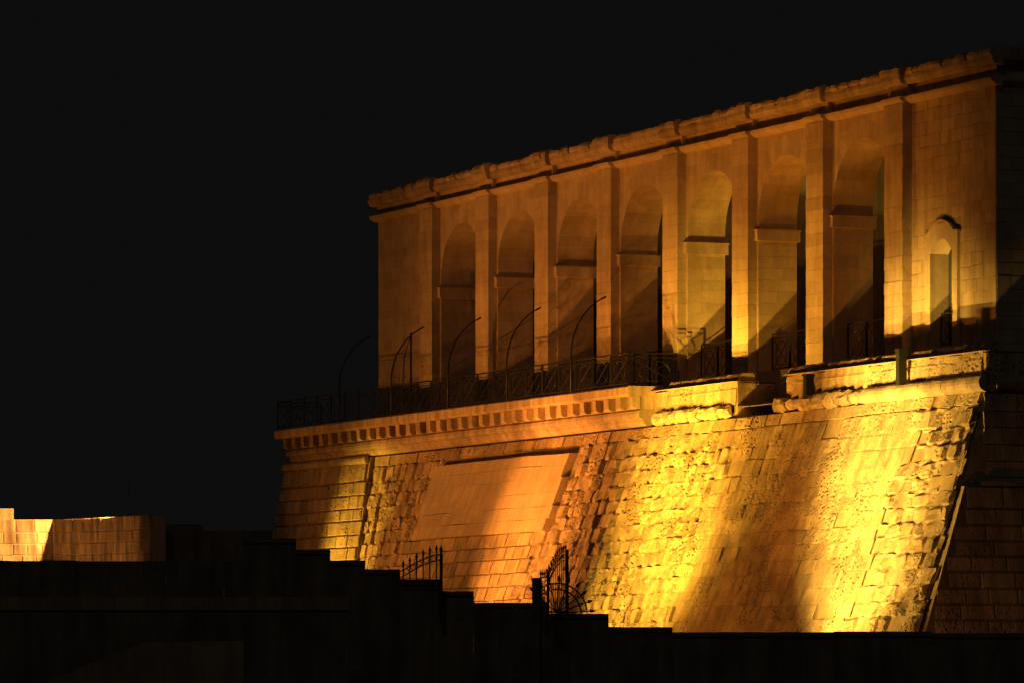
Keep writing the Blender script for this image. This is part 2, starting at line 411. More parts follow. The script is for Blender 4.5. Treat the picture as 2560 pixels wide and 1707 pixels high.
for i in range(len(xs) - 1):
    mid = (xs[i] + xs[i + 1]) / 2
    wear = .3 if mid < -4.5 else .06
    if wear > .1 and (-13.3 < mid < -10.3): continue
    cordon_piece(xs[i], xs[i + 1], 1.56, 10.02, .25, M_CORN, bastion, wear, nx=10 if wear > .1 else 4)
for q0 in [1.3 - .9 * i for i in range(12)]:
    cordon_piece(q0 - .9, q0, XC - .04, 10.02, .22, M_CORN, bastion, .06, fn=lambda q, x, z: (x, -q, z), nx=4)

# flank facing right, and its heavier lower buttress
def ashlar(fn, u0, u1, z0, z1, h, lo, hi, gap, proud, jit=.02, clip=None):
    out = []
    zz = courses(z0, z1, h, jit)
    for k in range(len(zz) - 1):
        js = joints(u0 - random.uniform(0, lo), u1, lo, hi)
        for i in range(len(js) - 1):
            a, b = max(js[i], u0), js[i + 1]
            if b - a < .08: continue
            polys = [[(a + gap, zz[k] + gap), (b - gap, zz[k] + gap), (b - gap, zz[k + 1] - gap), (a + gap, zz[k + 1] - gap)]]
            if clip: polys = clip(a + gap, b - gap, zz[k] + gap, zz[k + 1] - gap)
            for P in polys:
                out.append(block(fn, P, proud * random.uniform(.5, 1.3)))
    return out
def block(fn, P, proud, back=-.02):
    n = len(P)
    vs = [fn(u, z, back) for u, z in P] + [fn(u, z, proud) for u, z in P]
    fs = [tuple(range(n, 2 * n))] + [(i, (i + 1) % n, n + (i + 1) % n, n + i) for i in range(n)]
    return MB().add(vs, fs, random.random()), scr_area([fn(u, z, 0) for u, z in P])
def flankfn(q, z, out): return flank(-q, z, out)
emit_pieces(ashlar(flankfn, -1.7, 9.0, 7.0, 9.75, .45, .8, 1.4, .012, .02), 'flank_block', M_RUB, bastion)

butt = empty('buttress_wall', (3.2, 3, 0), 'dim lower flank wall with brick-like courses at right of the bastion corner', 'wall')
BT = 7.2
def bfn(q, z, out): return (2.98 + .13 * (BT - z) + out, q, z)
def bedge(z): return -(2.55 + .37 * (BT - z))
v = [(bfn(bedge(z), z, -.03)) for z in (0, BT)] + [bfn(14, z, -.03) for z in (BT, 0)]
v2 = [(p[0] - 1.0, p[1] + .25, p[2]) for p in v]
MB().add(v + v2, [(0, 3, 2, 1), (0, 1, 5, 4), (1, 2, 6, 5)]).build('wall_core', M_DARK, butt)  # dark colour put in to dim the lit front strip
bp = []
bz = courses(1.0, BT, .43)
for k in range(len(bz) - 1):
    js = joints(bedge((bz[k] + bz[k + 1]) / 2) + random.uniform(-.05, .3), 11, .7, 1.2)
    for i in range(len(js) - 1):
        bp.append(rough_stone(bfn, js[i], js[i + 1], bz[k], bz[k + 1], random.uniform(0, .03), .02, .03, back=-.04))
emit_pieces(bp, 'block', M_RUB, butt)
js = joints(bedge(BT) + .5, 11, 1.0, 1.6)
for i in range(len(js) - 1):
    MB().box((2.2, js[i] + .01, BT + .003), (3.05, js[i + 1] - .01, BT + .12), random.random()).build('coping_stone', M_RUB, butt)

# terrace floor slab
MB().add([(-50.9, -1.62, 10.9), (-13.4, -1.62, 10.9), (-13.4, -.2, 10.9), (-10.1, -.2, 10.9), (-10.1, -1.62, 10.9), (XC - .1, -1.62, 10.9), (XC - .1, 9, 10.9), (-50.9, 9, 10.9)], [(0, 1, 2, 3, 4, 5, 6, 7)]).build('terrace_floor', M_MORT, bastion)
for ua, ub in ((-50.9, -13.42), (-10.12, XC - .2)):
    MB().add([(ua, -1.45, ZT), (ub, -1.45, ZT), (ub, -1.45, 10.85), (ua, -1.45, 10.85), (ua, 0, ZT), (ub, 0, ZT), (ub, 0, 10.85), (ua, 0, 10.85)], [(0, 1, 2, 3), (1, 5, 6, 2), (4, 0, 3, 7)]).build('upper_band', M_RUB, bastion)
MB().add([(XC - .15, -1.4, ZT), (XC - .15, 9, ZT), (XC - .15, 9, 10.9), (XC - .15, -1.4, 10.9)], [(0, 1, 2, 3)]).build('upper_band', M_RUB, bastion)

# merlons: low parapet blocks with weathered faces
def merlon(x0, x1, label, worn):
    root = empty('parapet', ((x0 + x1) / 2, -1.2, 10.3), label, 'parapet')
    js = joints(x0, x1, 1.3, 2.3)
    for i in range(len(js) - 1):
        nx = max(6, int((js[i + 1] - js[i]) / .09)); nz = 12; vs = []; fs = []; s0 = random.uniform(-30, 30)
        prof = [(1.52, 10.2), (1.50, 10.42), (1.49, 10.62), (1.50, 10.66), (1.47, 10.72), (1.45, 10.9), (1.42, 11.02), (1.36, 11.11), (1.26, 11.16), (1.1, 11.17), (.9, 11.17), (.8, 10.9)]
        for a in range(nx):
            x = js[i] + .01 + (js[i + 1] - js[i] - .02) * a / (nx - 1)
            for q, z in prof:
                e = mnoise.noise(Vector((x * 1.3 + s0, z * 2.5, 3.3))); e2 = mnoise.noise(Vector((x * 6, z * 7, s0)))
                wv = max(0, e * 2.2 - .05 + .5 * (10.75 - z) * (x < -4)) if worn else max(0, e - .25) * .5
                o = -.15 * min(wv, 1.3) - .16 * min(wv, 1) * e2 + .012 * e2
                vs.append((x, -(q + o), z + .03 * e2 * (z > 11)))
        n = len(prof)
        for a in range(nx - 1):
            for k in range(n - 1):
                c = a * n + k; fs.append((c, c + n, c + n + 1, c + 1))
        fs += [tuple(range(n)), tuple((nx - 1) * n + k for k in range(n - 1, -1, -1))]
        MB().add(vs, fs, random.random()).build('coping_block', M_RUB, root)
    return root
merlon(-18.4, -13.45, 'short bright parapet block with rounded top beside the balcony end', False)
merlon(-10.1, 1.95, 'long ruined parapet with crumbling face below the right arches', True)
# embrasure sill between them
emb = MB()
emb.add([(-13.4, -1.55, 10.12), (-10.15, -1.55, 10.12), (-10.15, -.2, 10.2), (-13.4, -.2, 10.2)], [(0, 1, 2, 3)]).build('embrasure_sill', M_RUB, bastion)

MB().add([(-13.4, -.2, 10.1), (-10.1, -.2, 10.1), (-10.1, -.2, 10.9), (-13.4, -.2, 10.9)], [(0, 1, 2, 3)]).build('embrasure_back', M_RUB, bastion)
# two short stubs standing at the cordon
for (x, z0, z1, lb) in ((-2.3, 10.2, 11.2, 'tall dark stone stub standing against the ruined parapet'), (-8.1, 10.2, 10.82, 'short dark stone stub at the left end of the ruined parapet')):
    r_ = empty('stone_stub', (x, -1.75, z0), lb, 'stone post')
    MB().box((x - .1, -1.86, z0), (x + .1, -1.62, z1 - .06), .2).build('shaft', M_STUB, r_)
    MB().box((x - .13, -1.89, z1 - .06), (x + .13, -1.6, z1), .2).build('cap', M_STUB, r_)

# ------------------------------------------------------------------ balcony
balc = empty('balcony', (-35, -1.6, 9.9), 'long stone balcony with a row of corbel blocks under its ledge', 'balcony')
BX0, BX1 = -50.4, -19.3
js = joints(BX0, BX1, 1.4, 2.2)
for i in range(len(js) - 1):
    slab('ledge_slab', js[i] + .004, js[i + 1] - .004, [(1.2, 10.74), (2.33, 10.74), (2.40, 10.80), (2.40, 11.02), (2.36, 11.06), (1.2, 11.06)], M_FLAT, balc)
js = joints(BX0 + .15, BX1 - .05, 1.4, 2.4)
for i in range(len(js) - 1):
    slab('frieze_block', js[i] + .003, js[i + 1] - .003, [(1.3, 10.36), (1.98, 10.36), (1.98, 10.738), (1.3, 10.738)], M_FLAT, balc)
    slab('moulding', js[i] + .003, js[i + 1] - .003, [(1.3, 9.84), (1.72, 9.84), (1.80, 9.9), (1.85, 9.98), (1.85, 10.06), (1.98, 10.1), (2.0, 10.2), (1.98, 10.3), (1.9, 10.357), (1.3, 10.357)], M_CORN, balc)
x = BX1 - .16
while x > BX0 + .3:
    d = random.uniform(-.01, .01)
    slab('corbel', x - .16 - 3 * d, x + .16 + random.uniform(-.02, .02), [(1.95, 10.362), (2.12, 10.362), (2.2, 10.43), (2.22, 10.736), (1.95, 10.736)], M_FLAT, balc)
    x -= .92 + d
# ends of the balcony base at the pier
cordon_piece(-50.95, -42.6, 1.78, 9.72, .16, M_CORN, bastion, .1, nx=20)

# balcony railing
def rail_module(mb, a, z0, z1, wdt, fn):
    """crossed bars with an oval between two uprights; fn(u,z)->xyz"""
    zb, zt = z0 + .1, z1 - .15
    mb.tube([fn(a, zb), fn(a + wdt, zt)], .011, 5); mb.tube([fn(a, zt), fn(a + wdt, zb)], .011, 5)
    cx_, cz = a + wdt / 2, (zb + zt) / 2
    mb.tube([fn(cx_ + wdt * .36 * math.cos(t * math.pi / 10), cz + (zt - zb) * .42 * math.sin(t * math.pi / 10)) for t in range(20)], .011, 5, closed=True)
def railing(root, u0, u1, z0, z1, n, fn, wpost=.16):
    for z, r in ((z1, .022), (z1 - .13, .013), (z0 + .09, .016)):
        MB().tube([fn(u0, z), fn(u1, z)], r, 6).build('rail', M_IRON, root)
    st = (u1 - u0) / n
    for i in range(n + 1):
        u = u0 + st * i
        for du in ((-.06, 0, .06) if 0 < i < n else (0,)):
            r = .014 if du else .02
            MB().tube([fn(u + du, z0), fn(u + du, z1)], r, 6).build('upright', M_IRON, root)
    for i in range(n):
        mb = MB(); rail_module(mb, u0 + st * i + .09, z0, z1, st - .18, fn); mb.build('oval_panel', M_IRON, root)
brail = empty('balcony_railing', (-35, -2.3, 11.06), 'long wrought iron railing of crossed bars and ovals along the balcony', 'railing')
railing(brail, BX0 + .12, BX1 - .12, 11.06, 12.08, 23, lambda u, z: (u, -2.3, z))
railing(brail, -2.3, -.6, 11.06, 12.08, 1, lambda u, z: (BX1 - .12, u, z))
railing(brail, -2.3, -.6, 11.06, 12.08, 1, lambda u, z: (BX0 + .12, u, z))

# curved poles rising from the railing
names = ['unlit curved pole farthest left, against the night sky', 'curved pole nearest the left corner of the arcade', 'curved pole before the first arch from the left',
         'curved pole before the second arch from the left', 'rightmost curved pole, before the third arch from the left']
for i, X in enumerate((-44.03, -39.06, -33.96, -28.93, -23.73)):
    root = empty('curved_pole', (X, -2.34, 11.06), names[i], 'pole', 'curved poles along the balcony railing')
    pts = [(X, -2.34, 11.06), (X, -2.34, 12.25)]
    for k in range(1, 15):
        a = R(66) * k / 14
        pts.append((X, -2.34 + 1.94 * (1 - math.cos(a)), 12.25 + 2.02 * math.sin(a)))
    am_ = MB().tube(pts, [.028] * 2 + [.028 - .01 * k / 14 for k in range(14)], 7).build('arm', M_IRON, root, True)
    e = Vector(pts[-1]); d = (e - Vector(pts[-2])).normalized()
    MB().tube([e - d * .12, e + d * .06], .03, 7).build('end_cap', M_IRON, am_)
vp = empty('flag_pole', (-37.6, -2.2, 11.06), 'short straight pole beside the curved poles near the left corner of the arcade', 'pole')
MB().tube([(-37.6, -2.2, 11.06), (-37.6, -2.2, 13.8)], .035, 8).build('shaft', M_IRON, vp)
MB().tube([(-37.6, -2.2, 13.75), (-37.6, -2.32, 13.4), (-37.6, -2.46, 12.9), (-37.6, -2.5, 12.2), (-37.6, -2.5, 11.1)], .015, 6).build('stay', M_IRON, vp)

# ------------------------------------------------------------------ arcade
arc = empty('arcade', (-23, 0, 10.9), 'tall limestone arcade of seven round arches with pilasters and worn cornice', 'arcade')
ZB = 10.9; ZE = 18.38; SPR = 15.85; RA = 1.85; ZIMP = 15.6; TH = 1.3; XL = -46.15
AC = [-8.1 - 5.05 * k for k in range(7)]
PC = [-5.54 - 5.05 * k for k in range(8)]
def fac(x, z, out=0): return (x, -out, z)
core = MB(); core2 = MB()
def coreface(y, flip):
    edges = []
    x = 0.0
    def quad(a, b, c, d): (core2 if (x == 0.0 and a[0] >= AC[0] + RA - .01) else core).add([a, b, c, d], [(0, 1, 2, 3) if not flip else (3, 2, 1, 0)])
    for c in AC:
        a, b = c + RA, x
        if flip is False and x == 0.0:
            # wall with the small window
            w0, w1, zw0, zw1 = -3.72, -2.42, 11.35, 14.0
            quad((a, y, ZB), (w0, y, ZB), (w0, y, ZE), (a, y, ZE)); quad((w1, y, ZB), (b, y, ZB), (b, y, ZE), (w1, y, ZE))
            quad((w0, y, ZB), (w1, y, ZB), (w1, y, zw0), (w0, y, zw0))
            n = 8; pr = [(w0 + (w1 - w0) * i / n, zw1 + .38 * (1 - (2 * i / n - 1) ** 2)) for i in range(n + 1)]
            for i in range(n): quad((pr[i][0], y, pr[i][1]), (pr[i + 1][0], y, pr[i + 1][1]), (pr[i + 1][0], y, ZE), (pr[i][0], y, ZE))
        else: quad((a, y, ZB), (b, y, ZB), (b, y, ZE), (a, y, ZE))
        n = 24
        pr = [(c - RA * math.cos(math.pi * i / n), SPR + RA * math.sin(math.pi * i / n)) for i in range(n + 1)]
        for i in range(n): quad((pr[i][0], y, pr[i][1]), (pr[i + 1][0], y, pr[i + 1][1]), (pr[i + 1][0], y, ZE), (pr[i][0], y, ZE))
        x = c - RA
    quad((XL, y, ZB), (x, y, ZB), (x, y, ZE), (XL, y, ZE))
coreface(0, False); coreface(TH, True)
for c in AC:
    for s in (-1, 1):
        X = c + s * RA
        core.add([(X, 0, ZB), (X, TH, ZB), (X, TH, SPR), (X, 0, SPR)], [(0, 1, 2, 3)])
    n = 24; pr = [(c - RA * math.cos(math.pi * i / n), SPR + RA * math.sin(math.pi * i / n)) for i in range(n + 1)]
    for i in range(n): core.add([(pr[i][0], 0, pr[i][1]), (pr[i + 1][0], 0, pr[i + 1][1]), (pr[i + 1][0], TH, pr[i + 1][1]), (pr[i][0], TH, pr[i][1])], [(0, 1, 2, 3)])
# ends, top
core.add([(0, 0, ZB), (0, 6, ZB), (0, 6, 19.1), (0, 0, 19.1)], [(0, 1, 2, 3)])
core.add([(XL, 0, ZB), (XL, 6, ZB), (XL, 6, 19.1), (XL, 0, 19.1)], [(3, 2, 1, 0)])
core.add([(XL, 0, ZE), (0, 0, ZE), (0, 0, 19.1), (XL, 0, 19.1)], [(0, 1, 2, 3)])
core.add([(XL, 0, 19.1), (0, 0, 19.1), (0, 6, 19.1), (XL, 6, 19.1)], [(0, 1, 2, 3)])
core.add([(XL, TH, ZE), (0, TH, ZE), (0, 6, ZE), (XL, 6, ZE)], [(3, 2, 1, 0)])
core.build('wall_core', M_MORT, arc); core2.build('rough_wall_core', M_RUBC, arc)
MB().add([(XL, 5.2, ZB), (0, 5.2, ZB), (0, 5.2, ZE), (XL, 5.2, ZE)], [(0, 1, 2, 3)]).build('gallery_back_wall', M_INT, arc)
# window reveal
wr = MB(); w0, w1 = -3.72, -2.42; n = 8
pr = [(w0, 11.35)] + [(w0 + (w1 - w0) * i / n, 14.0 + .38 * (1 - (2 * i / n - 1) ** 2)) for i in range(n + 1)] + [(w1, 11.35)]
for i in range(len(pr)):
    a, b = pr[i], pr[(i + 1) % len(pr)]
    wr.add([(a[0], 0, a[1]), (b[0], 0, b[1]), (b[0], .5, b[1]), (a[0], .5, a[1])], [(0, 1, 2, 3)])
MB().add([(w0 - .1, .51, 11.2), (w1 + .1, .51, 11.2), (w1 + .1, .51, 14.5), (w0 - .1, .51, 14.5)], [(0, 1, 2, 3)]).build('window_back', M_WINBACK, arc)
wr.build('window_reveal', M_ASH, arc)

# ashlar blocks clipped round the arches
RV = RA + .5
def clip(a, b, z0, z1):
    if b < -6.3 or True:
        out = []
        segs = [(a, b)]
        for c in AC:
            new = []
            for sg in segs:
                if len(sg) == 3: new.append(sg); continue
                p, q = sg
                if q <= c - RV or p >= c + RV or z0 >= SPR + RV: new.append((p, q)); continue
                if z1 <= SPR + .001:
                    Rr = RA
                    if p < c - Rr: new.append((p, min(q, c - Rr - .012)))
                    if q > c + Rr: new.append((max(p, c + Rr + .012), q))
                else:
                    new.append((p, q, c))
            segs = new
        for s in segs:
            if len(s) == 2:
                p, q = s
                if q - p > .06: out.append([(p, z0), (q, z0), (q, z1), (p, z1)])
            else:
                p, q, c = s
                def lim(z):
                    dz = z - SPR
                    if dz < 0: return RV if True else RA
                    return math.sqrt(max(0, RV * RV - dz * dz)) + .012
                for side in (-1, 1):
                    lo, hi = (p, min(q, c - .005)) if side < 0 else (max(p, c + .005), q)
                    if hi - lo < .05: continue
                    # sample the curve
                    curve = []
                    for k in range(7):
                        z = z0 + (z1 - z0) * k / 6; l = lim(z)
                        xx = c + side * l
                        xx = min(max(xx, lo), hi)
                        curve.append((xx, z))
                    if side < 0:
                        P = [(lo, z0)] + curve + [(lo, z1)]
                    else:
                        P = [(hi, z1)] + list(reversed(curve)) + [(hi, z0)]
                    Q = []
                    for pt in P:
                        if not Q or (abs(pt[0] - Q[-1][0]) + abs(pt[1] - Q[-1][1])) > .004: Q.append(pt)
                    if len(Q) > 2 and abs(Q[0][0] - Q[-1][0]) + abs(Q[0][1] - Q[-1][1]) < .004: Q.pop()
                    ar = abs(sum(Q[i][0] * Q[(i + 1) % len(Q)][1] - Q[(i + 1) % len(Q)][0] * Q[i][1] for i in range(len(Q)))) / 2
                    if len(Q) >= 3 and ar > .01:
                        out.append(Q)
        return out
blk = ashlar(fac, XL, -6.1, ZB, ZE, .354, .65, 1.05, .010, .005, jit=0, clip=clip)
emit_pieces(blk, 'wall_block', M_ASH, arc)
# rough older masonry at the right end
rt = []
def clipwin(a, b, z0, z1):
    if z1 > 11.2 and z0 < 14.75 and b > -4.05 and a < -2.05:
        o = []
        if a < -4.05: o.append((a, -4.05))
        if b > -2.05: o.append((-2.05, b))
        return o
    return [(a, b)]
zz = courses(ZB, ZE, .36, .025)
for k in range(len(zz) - 1):
    js = joints(-6.1, 0.0, .55, 1.0)
    for i in range(len(js) - 1):
        for a, b in clipwin(js[i], js[i + 1], zz[k], zz[k + 1]):
            if b - a > .1: rt.append(rough_stone(fac, a, b, zz[k], zz[k + 1], random.uniform(.003, .012), .006, .03, back=-.004, bed=.004 if random.random() > .2 else -.03))
emit_pieces(rt, 'rough_block', M_OLD, arc)
# voussoirs
for c in AC:
    nv = 15
    for i in range(nv):
        a0, a1 = math.pi * i / nv + .004, math.pi * (i + 1) / nv - .004
        P = []
        for k in range(4): a = a0 + (a1 - a0) * k / 3; P.append((c + RV * math.cos(a), SPR + RV * math.sin(a)))
        for k in range(4): a = a1 + (a0 - a1) * k / 3; P.append((c + (RA + .003) * math.cos(a), SPR + (RA + .003) * math.sin(a)))
        block(fac, P, .006)[0].build('voussoir', M_ASH, arc)
    # soffit blocks
    for i in range(nv):
        a0, a1 = math.pi * i / nv + .006, math.pi * (i + 1) / nv - .006
        for d0, d1 in ((.0, TH),):
            vs = []
            for k in range(4):
                a = a0 + (a1 - a0) * k / 3
                vs += [(c + (RA - .006) * math.cos(a), d0 + .004, SPR + (RA - .006) * math.sin(a)), (c + (RA - .006) * math.cos(a), d1 - .004, SPR + (RA - .006) * math.sin(a))]
            MB().add(vs, [(0, 1, 3, 2), (2, 3, 5, 4), (4, 5, 7, 6)], random.random()).build('soffit_block', M_ASH, arc)
# reveal blocks on the jambs that face right, and those facing left
rv = []
for c in AC:
    for s in (-1, 1):
        X = c + s * RA
        def rfn(u, z, out, X=X, s=s): return (X - s * out, u, z)
        zz = [ZB + .354 * k for k in range(14)] + [SPR]
        for k in range(14):
            if zz[k + 1] - zz[k] < .08: continue
            cut = random.choice([.45, .62, .8]) if k % 2 else random.choice([.3, .95, .55])
            for a, b in ((0, cut), (cut, TH)):
                rv.append(block(rfn, [(a + .006, zz[k] + .009), (b - .009, zz[k] + .009), (b - .009, zz[k + 1] - .009), (a + .006, zz[k + 1] - .009)], .005))
emit_pieces(rv, 'jamb_block', M_ASH, arc)
# pilasters of stacked blocks
PW = .56; PP = .31
pb = []
for j, c in enumerate(PC):
    zz = courses(ZB + .3, ZE, .354, 0)
    MB().box((c - PW - .08, -PP - .08, ZB - .1), (c + PW + .08, .01, ZB + .3), .5).build('pilaster_base', M_ASH, arc)
    for k in range(len(zz) - 1):
        r_ = random.uniform(-.004, .006); g = .006
        if j == 0: r_ = random.uniform(-.008, .012)
        mb = MB().box((c - PW + random.uniform(0, .006), -PP - r_, zz[k] + g * .6), (c + PW - random.uniform(0, .006), .02, zz[k + 1] - g * .6), random.random())
        mb.build('pilaster_block', M_OLD if j == 0 else M_ASH, arc)
    MB().box((c - PW + .02, -PP + .015, ZB), (c + PW - .02, .01, ZE), .5).build('pilaster_core', M_MORT, arc)
# imposts on the piers, returning into the openings
for i, c in enumerate(AC):
    for s in (-1, 1):
        X = c + s * RA; q = .13
        lo, hi = (X - .12, X + q) if s < 0 else (X - q, X + .12)
        if s > 0 and i == 0: hi = X + .1
        im = MB().box((lo, -.10, ZIMP - .36), (hi, TH + .05, ZIMP - .05), random.random()).build('impost', M_ASH, arc)
        MB().box((lo - .02 if s > 0 else lo, -.13, ZIMP - .048), (hi + .02 if s < 0 else hi, TH + .07, ZIMP), .5).build('impost_cap', M_ASH, im)
# entablature with breaks over the pilasters
segs = []
cur = XL - .05
for c in sorted(PC):
    segs.append((cur, c - PW - .04, 0)); segs.append((c - PW - .04, c + PW + .04, .15)); cur = c + PW + .04
segs.append((cur, .05, 0))
def ent(name, x0, x1, prof, off, mat):
    slab(name, x0, x1, [(q + (off if q > 0 else 0), z) for q, z in prof], mat, arc)
for (a, b, off) in segs:
    ends = (.16 if a < XL else 0), (.16 if b > 0 else 0)
    ent('string_course', a - ends[0], b + ends[1], [(-.1, 18.36), (.06, 18.36), (.16, 18.40), (.26, 18.48), (.28, 18.56), (-.1, 18.56)], off, M_ASH)
    ent('frieze', a, b, [(-.1, 18.562), (.02, 18.562), (.02, 18.918), (-.1, 18.918)], off, M_ASH)
    ent('cornice', a - ends[0] * 1.6, b + ends[1] * 1.6, [(-.1, 18.92), (.16, 18.92), (.24, 18.95), (.27, 19.03), (.29, 19.06), (.29, 19.16), (-.1, 19.16)], off, M_CORN)
    # worn parapet stones on the cornice
    js = joints(a - ends[0], b + ends[1], .4, .9)
    for i in range(len(js) - 1):
        
        h = random.uniform(.24, .28) + (.04 if off else 0); q1 = .30 + off + random.uniform(-.03, .03); s0 = random.uniform(-50, 50)
        nx, vs, fs = 4, [], []
        prof = [(-.3, 0), (q1, 0), (q1 + .03, h * .35), (q1 + .01, h * .7), (q1 - .06, h * .95), (q1 - .16, h), (-.3, h)]
        for t in range(nx):
            x = js[i] + .006 + (js[i + 1] - js[i] - .012) * t / (nx - 1)
            edge = .05 if t in (0, nx - 1) else 0
            for q, z in prof:
                e = mnoise.noise(Vector((x * 4 + s0, q * 4, z * 5)))
                vs.append((x, -(q + (.045 * e - edge * .5 if q > 0 else 0)), 19.162 + max(0, z + (.035 * e - edge * .4 if z > .1 else 0))))
        n = len(prof)
        for t in range(nx - 1):
            for k in range(n): fs.append((t * n + k, t * n + (k + 1) % n, (t + 1) * n + (k + 1) % n, (t + 1) * n + k))
        fs += [tuple(range(n - 1, -1, -1)), tuple((nx - 1) * n + k for k in range(n))]
        MB().add(vs, fs, random.random()).build('parapet_stone', M_CORN, arc)
# side return of the arcade (faces right): entablature and blocks
def sfn(u, z, out): return (out, u, z)
emit_pieces(ashlar(sfn, .02, 6, ZB, ZE, .36, .7, 1.1, .008, .02), 'side_block', M_ASH, arc)
for nm, prof, m in (('string_course', [(-.1, 18.36), (.06, 18.36), (.17, 18.48), (.18, 18.56), (-.1, 18.56)], M_ASH),
                 ('cornice', [(-.1, 18.92), (.14, 18.92), (.24, 19.03), (.34, 19.06), (.36, 19.16), (-.1, 19.16)], M_CORN)):
    MB().prism(prof, .0, 6, lambda y, q, z: (q, y, z)).build(nm, m, arc)
js = joints(0, 6, .4, .7)
for i in range(len(js) - 1):
    MB().box((-.3, js[i] + .02, 19.162), (.24, js[i + 1] - .02, 19.162 + random.uniform(.22, .3)), random.random()).build('parapet_stone', M_CORN, arc)
# small window: surround and hood
SX0, SX1 = -4.0, -2.1
def surround():
    n = 12
    def top(x): t = (x - (SX0 + SX1) / 2) / ((SX1 - SX0) / 2 - .12); return 14.48 + .34 * max(0, 1 - t * t)
    def inner(x):
        t = (2 * (x - w0) / (w1 - w0) - 1); return 14.0 + .38 * (1 - t * t)
    y = -.09
    def quadbox(name, P):
        block(fac, P, .09, back=-.01)[0].build(name, M_ASH, arc)
    for z0, z1 in ((11.05, 11.75), (11.75, 12.45), (12.45, 13.15), (13.15, 14.0)):
        quadbox('surround_block', [(SX0, z0 + .003), (w0, z0 + .003), (w0, z1 - .003), (SX0, z1 - .003)])
        quadbox('surround_block', [(w1, z0 + .003), (SX1, z0 + .003), (SX1, z1 - .003), (w1, z1 - .003)])
    quadbox('window_sill', [(w0 + .003, 11.05), (w1 - .003, 11.05), (w1 - .003, 11.35), (w0 + .003, 11.35)])
    lo = [(SX0, 14.0), (w0, 14.0)] + [(w0 + (w1 - w0) * i / n, inner(w0 + (w1 - w0) * i / n)) for i in range(1, n)] + [(w1, 14.0), (SX1, 14.0)]
    hi = [(SX1, 14.48)] + [(SX1 + (SX0 - SX1) * i / n, top(SX1 + (SX0 - SX1) * i / n)) for i in range(1, n)] + [(SX0, 14.48)]
    quadbox('surround_head', lo + hi)
    hood = [(SX0 - .08 + (SX1 - SX0 + .16) * i / 16) for i in range(17)]
    def ht(x): t = (x - (SX0 + SX1) / 2) / ((SX1 - SX0) / 2 - .14); return 14.485 + .36 * max(0, 1 - t * t)
    P = [(x, ht(x)) for x in hood] + [(x, ht(x) + .07) for x in reversed(hood)]
    block(fac, P, .14, back=-.01)[0].build('hood_mould', M_ASH, arc)
surround()
# railings in the openings and in the window
lbs = ['iron railing in the rightmost arch of the arcade', 'iron railing in the second arch from the right', 'iron railing in the third arch from the right', 'iron railing in the fourth arch from the right']
for i in range(4):
    c = AC[i]
    r_ = empty('arch_railing', (c, .45, 11.3), lbs[i], 'railing', 'iron railings inside the arches')
    railing(r_, c - RA + .06, c + RA - .06, 11.3, 12.42, 3, lambda u, z: (u, .45, z))
for i in range(7):
    c = AC[i]
    MB().box((c - RA + .004, .004, 10.85), (c + RA - .004, TH - .01, 11.28), random.random()).build('threshold', M_ASH, arc)
r_ = empty('window_railing', ((w0 + w1) / 2, .3, 11.36), 'small iron railing in the narrow window at the right end', 'railing')
railing(r_, w0 + .04, w1 - .04, 11.36, 12.3, 1, lambda u, z: (u, .25, z))

# ------------------------------------------------------------------ foreground stair parapet, gates (local frame: x right, y away)
def local(a, d, z): return (a, d, z)
def lroot(name, a, d, z, label, cat, group=None):
    x = CX - cv * d + sv * a; y = -D + sv * d + cv * a
    return empty(name, (x, y, z), label, cat, group, rz=YAW)
K = 2560 / 2352
def fr(px, py, d): return ((px * K - 1280) / F * d, ZC + (HY - py * K) / F * d)
DW = 115.0
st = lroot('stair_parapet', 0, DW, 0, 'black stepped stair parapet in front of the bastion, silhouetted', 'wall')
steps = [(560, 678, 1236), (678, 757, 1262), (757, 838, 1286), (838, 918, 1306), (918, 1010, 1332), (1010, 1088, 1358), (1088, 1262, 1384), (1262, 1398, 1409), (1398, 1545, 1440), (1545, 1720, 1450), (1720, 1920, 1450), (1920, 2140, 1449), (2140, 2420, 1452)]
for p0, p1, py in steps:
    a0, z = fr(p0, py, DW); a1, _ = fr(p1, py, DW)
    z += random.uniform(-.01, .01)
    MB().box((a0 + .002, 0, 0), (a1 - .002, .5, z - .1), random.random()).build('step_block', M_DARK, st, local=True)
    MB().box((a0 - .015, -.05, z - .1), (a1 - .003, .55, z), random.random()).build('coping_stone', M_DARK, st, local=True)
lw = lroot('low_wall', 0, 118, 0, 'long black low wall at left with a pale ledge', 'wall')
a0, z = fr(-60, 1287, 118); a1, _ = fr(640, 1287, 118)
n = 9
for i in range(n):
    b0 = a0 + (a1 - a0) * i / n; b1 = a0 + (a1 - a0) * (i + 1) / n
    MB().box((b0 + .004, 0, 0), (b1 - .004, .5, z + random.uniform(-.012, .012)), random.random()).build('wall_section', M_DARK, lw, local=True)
lg = lroot('ledge', 0, 112, 0, 'low pale stone ledge running across the dark foreground at left', 'wall')
for i in range(8):
    q0, zt = fr(-60 + 108 * i, 1370, 112); q1, _ = fr(-60 + 108 * (i + 1), 1370, 112); _, zb = fr(0, 1400, 112)
    MB().box((q0 + .004, 0, zb), (q1 - .004, .45, zt), random.random()).build('ledge_stone', M_RUBC, lg, local=True)
MB().box((fr(-60, 0, 112)[0], .06, 0), (fr(800, 0, 112)[0], .4, zb), .2).build('ledge_base', M_DARK, lg, local=True)
rp = lroot('ramp_wall', 0, 100, 0, 'faint brown sloping ramp wall in the lower left corner', 'wall')
P = [fr(40, 1590, 100), fr(330, 1475, 100), fr(560, 1470, 100), fr(560, 1600, 100)]
P[0] = (P[0][0], 0); P[3] = (P[3][0], 0); P.insert(1, fr(100, 1568, 100))
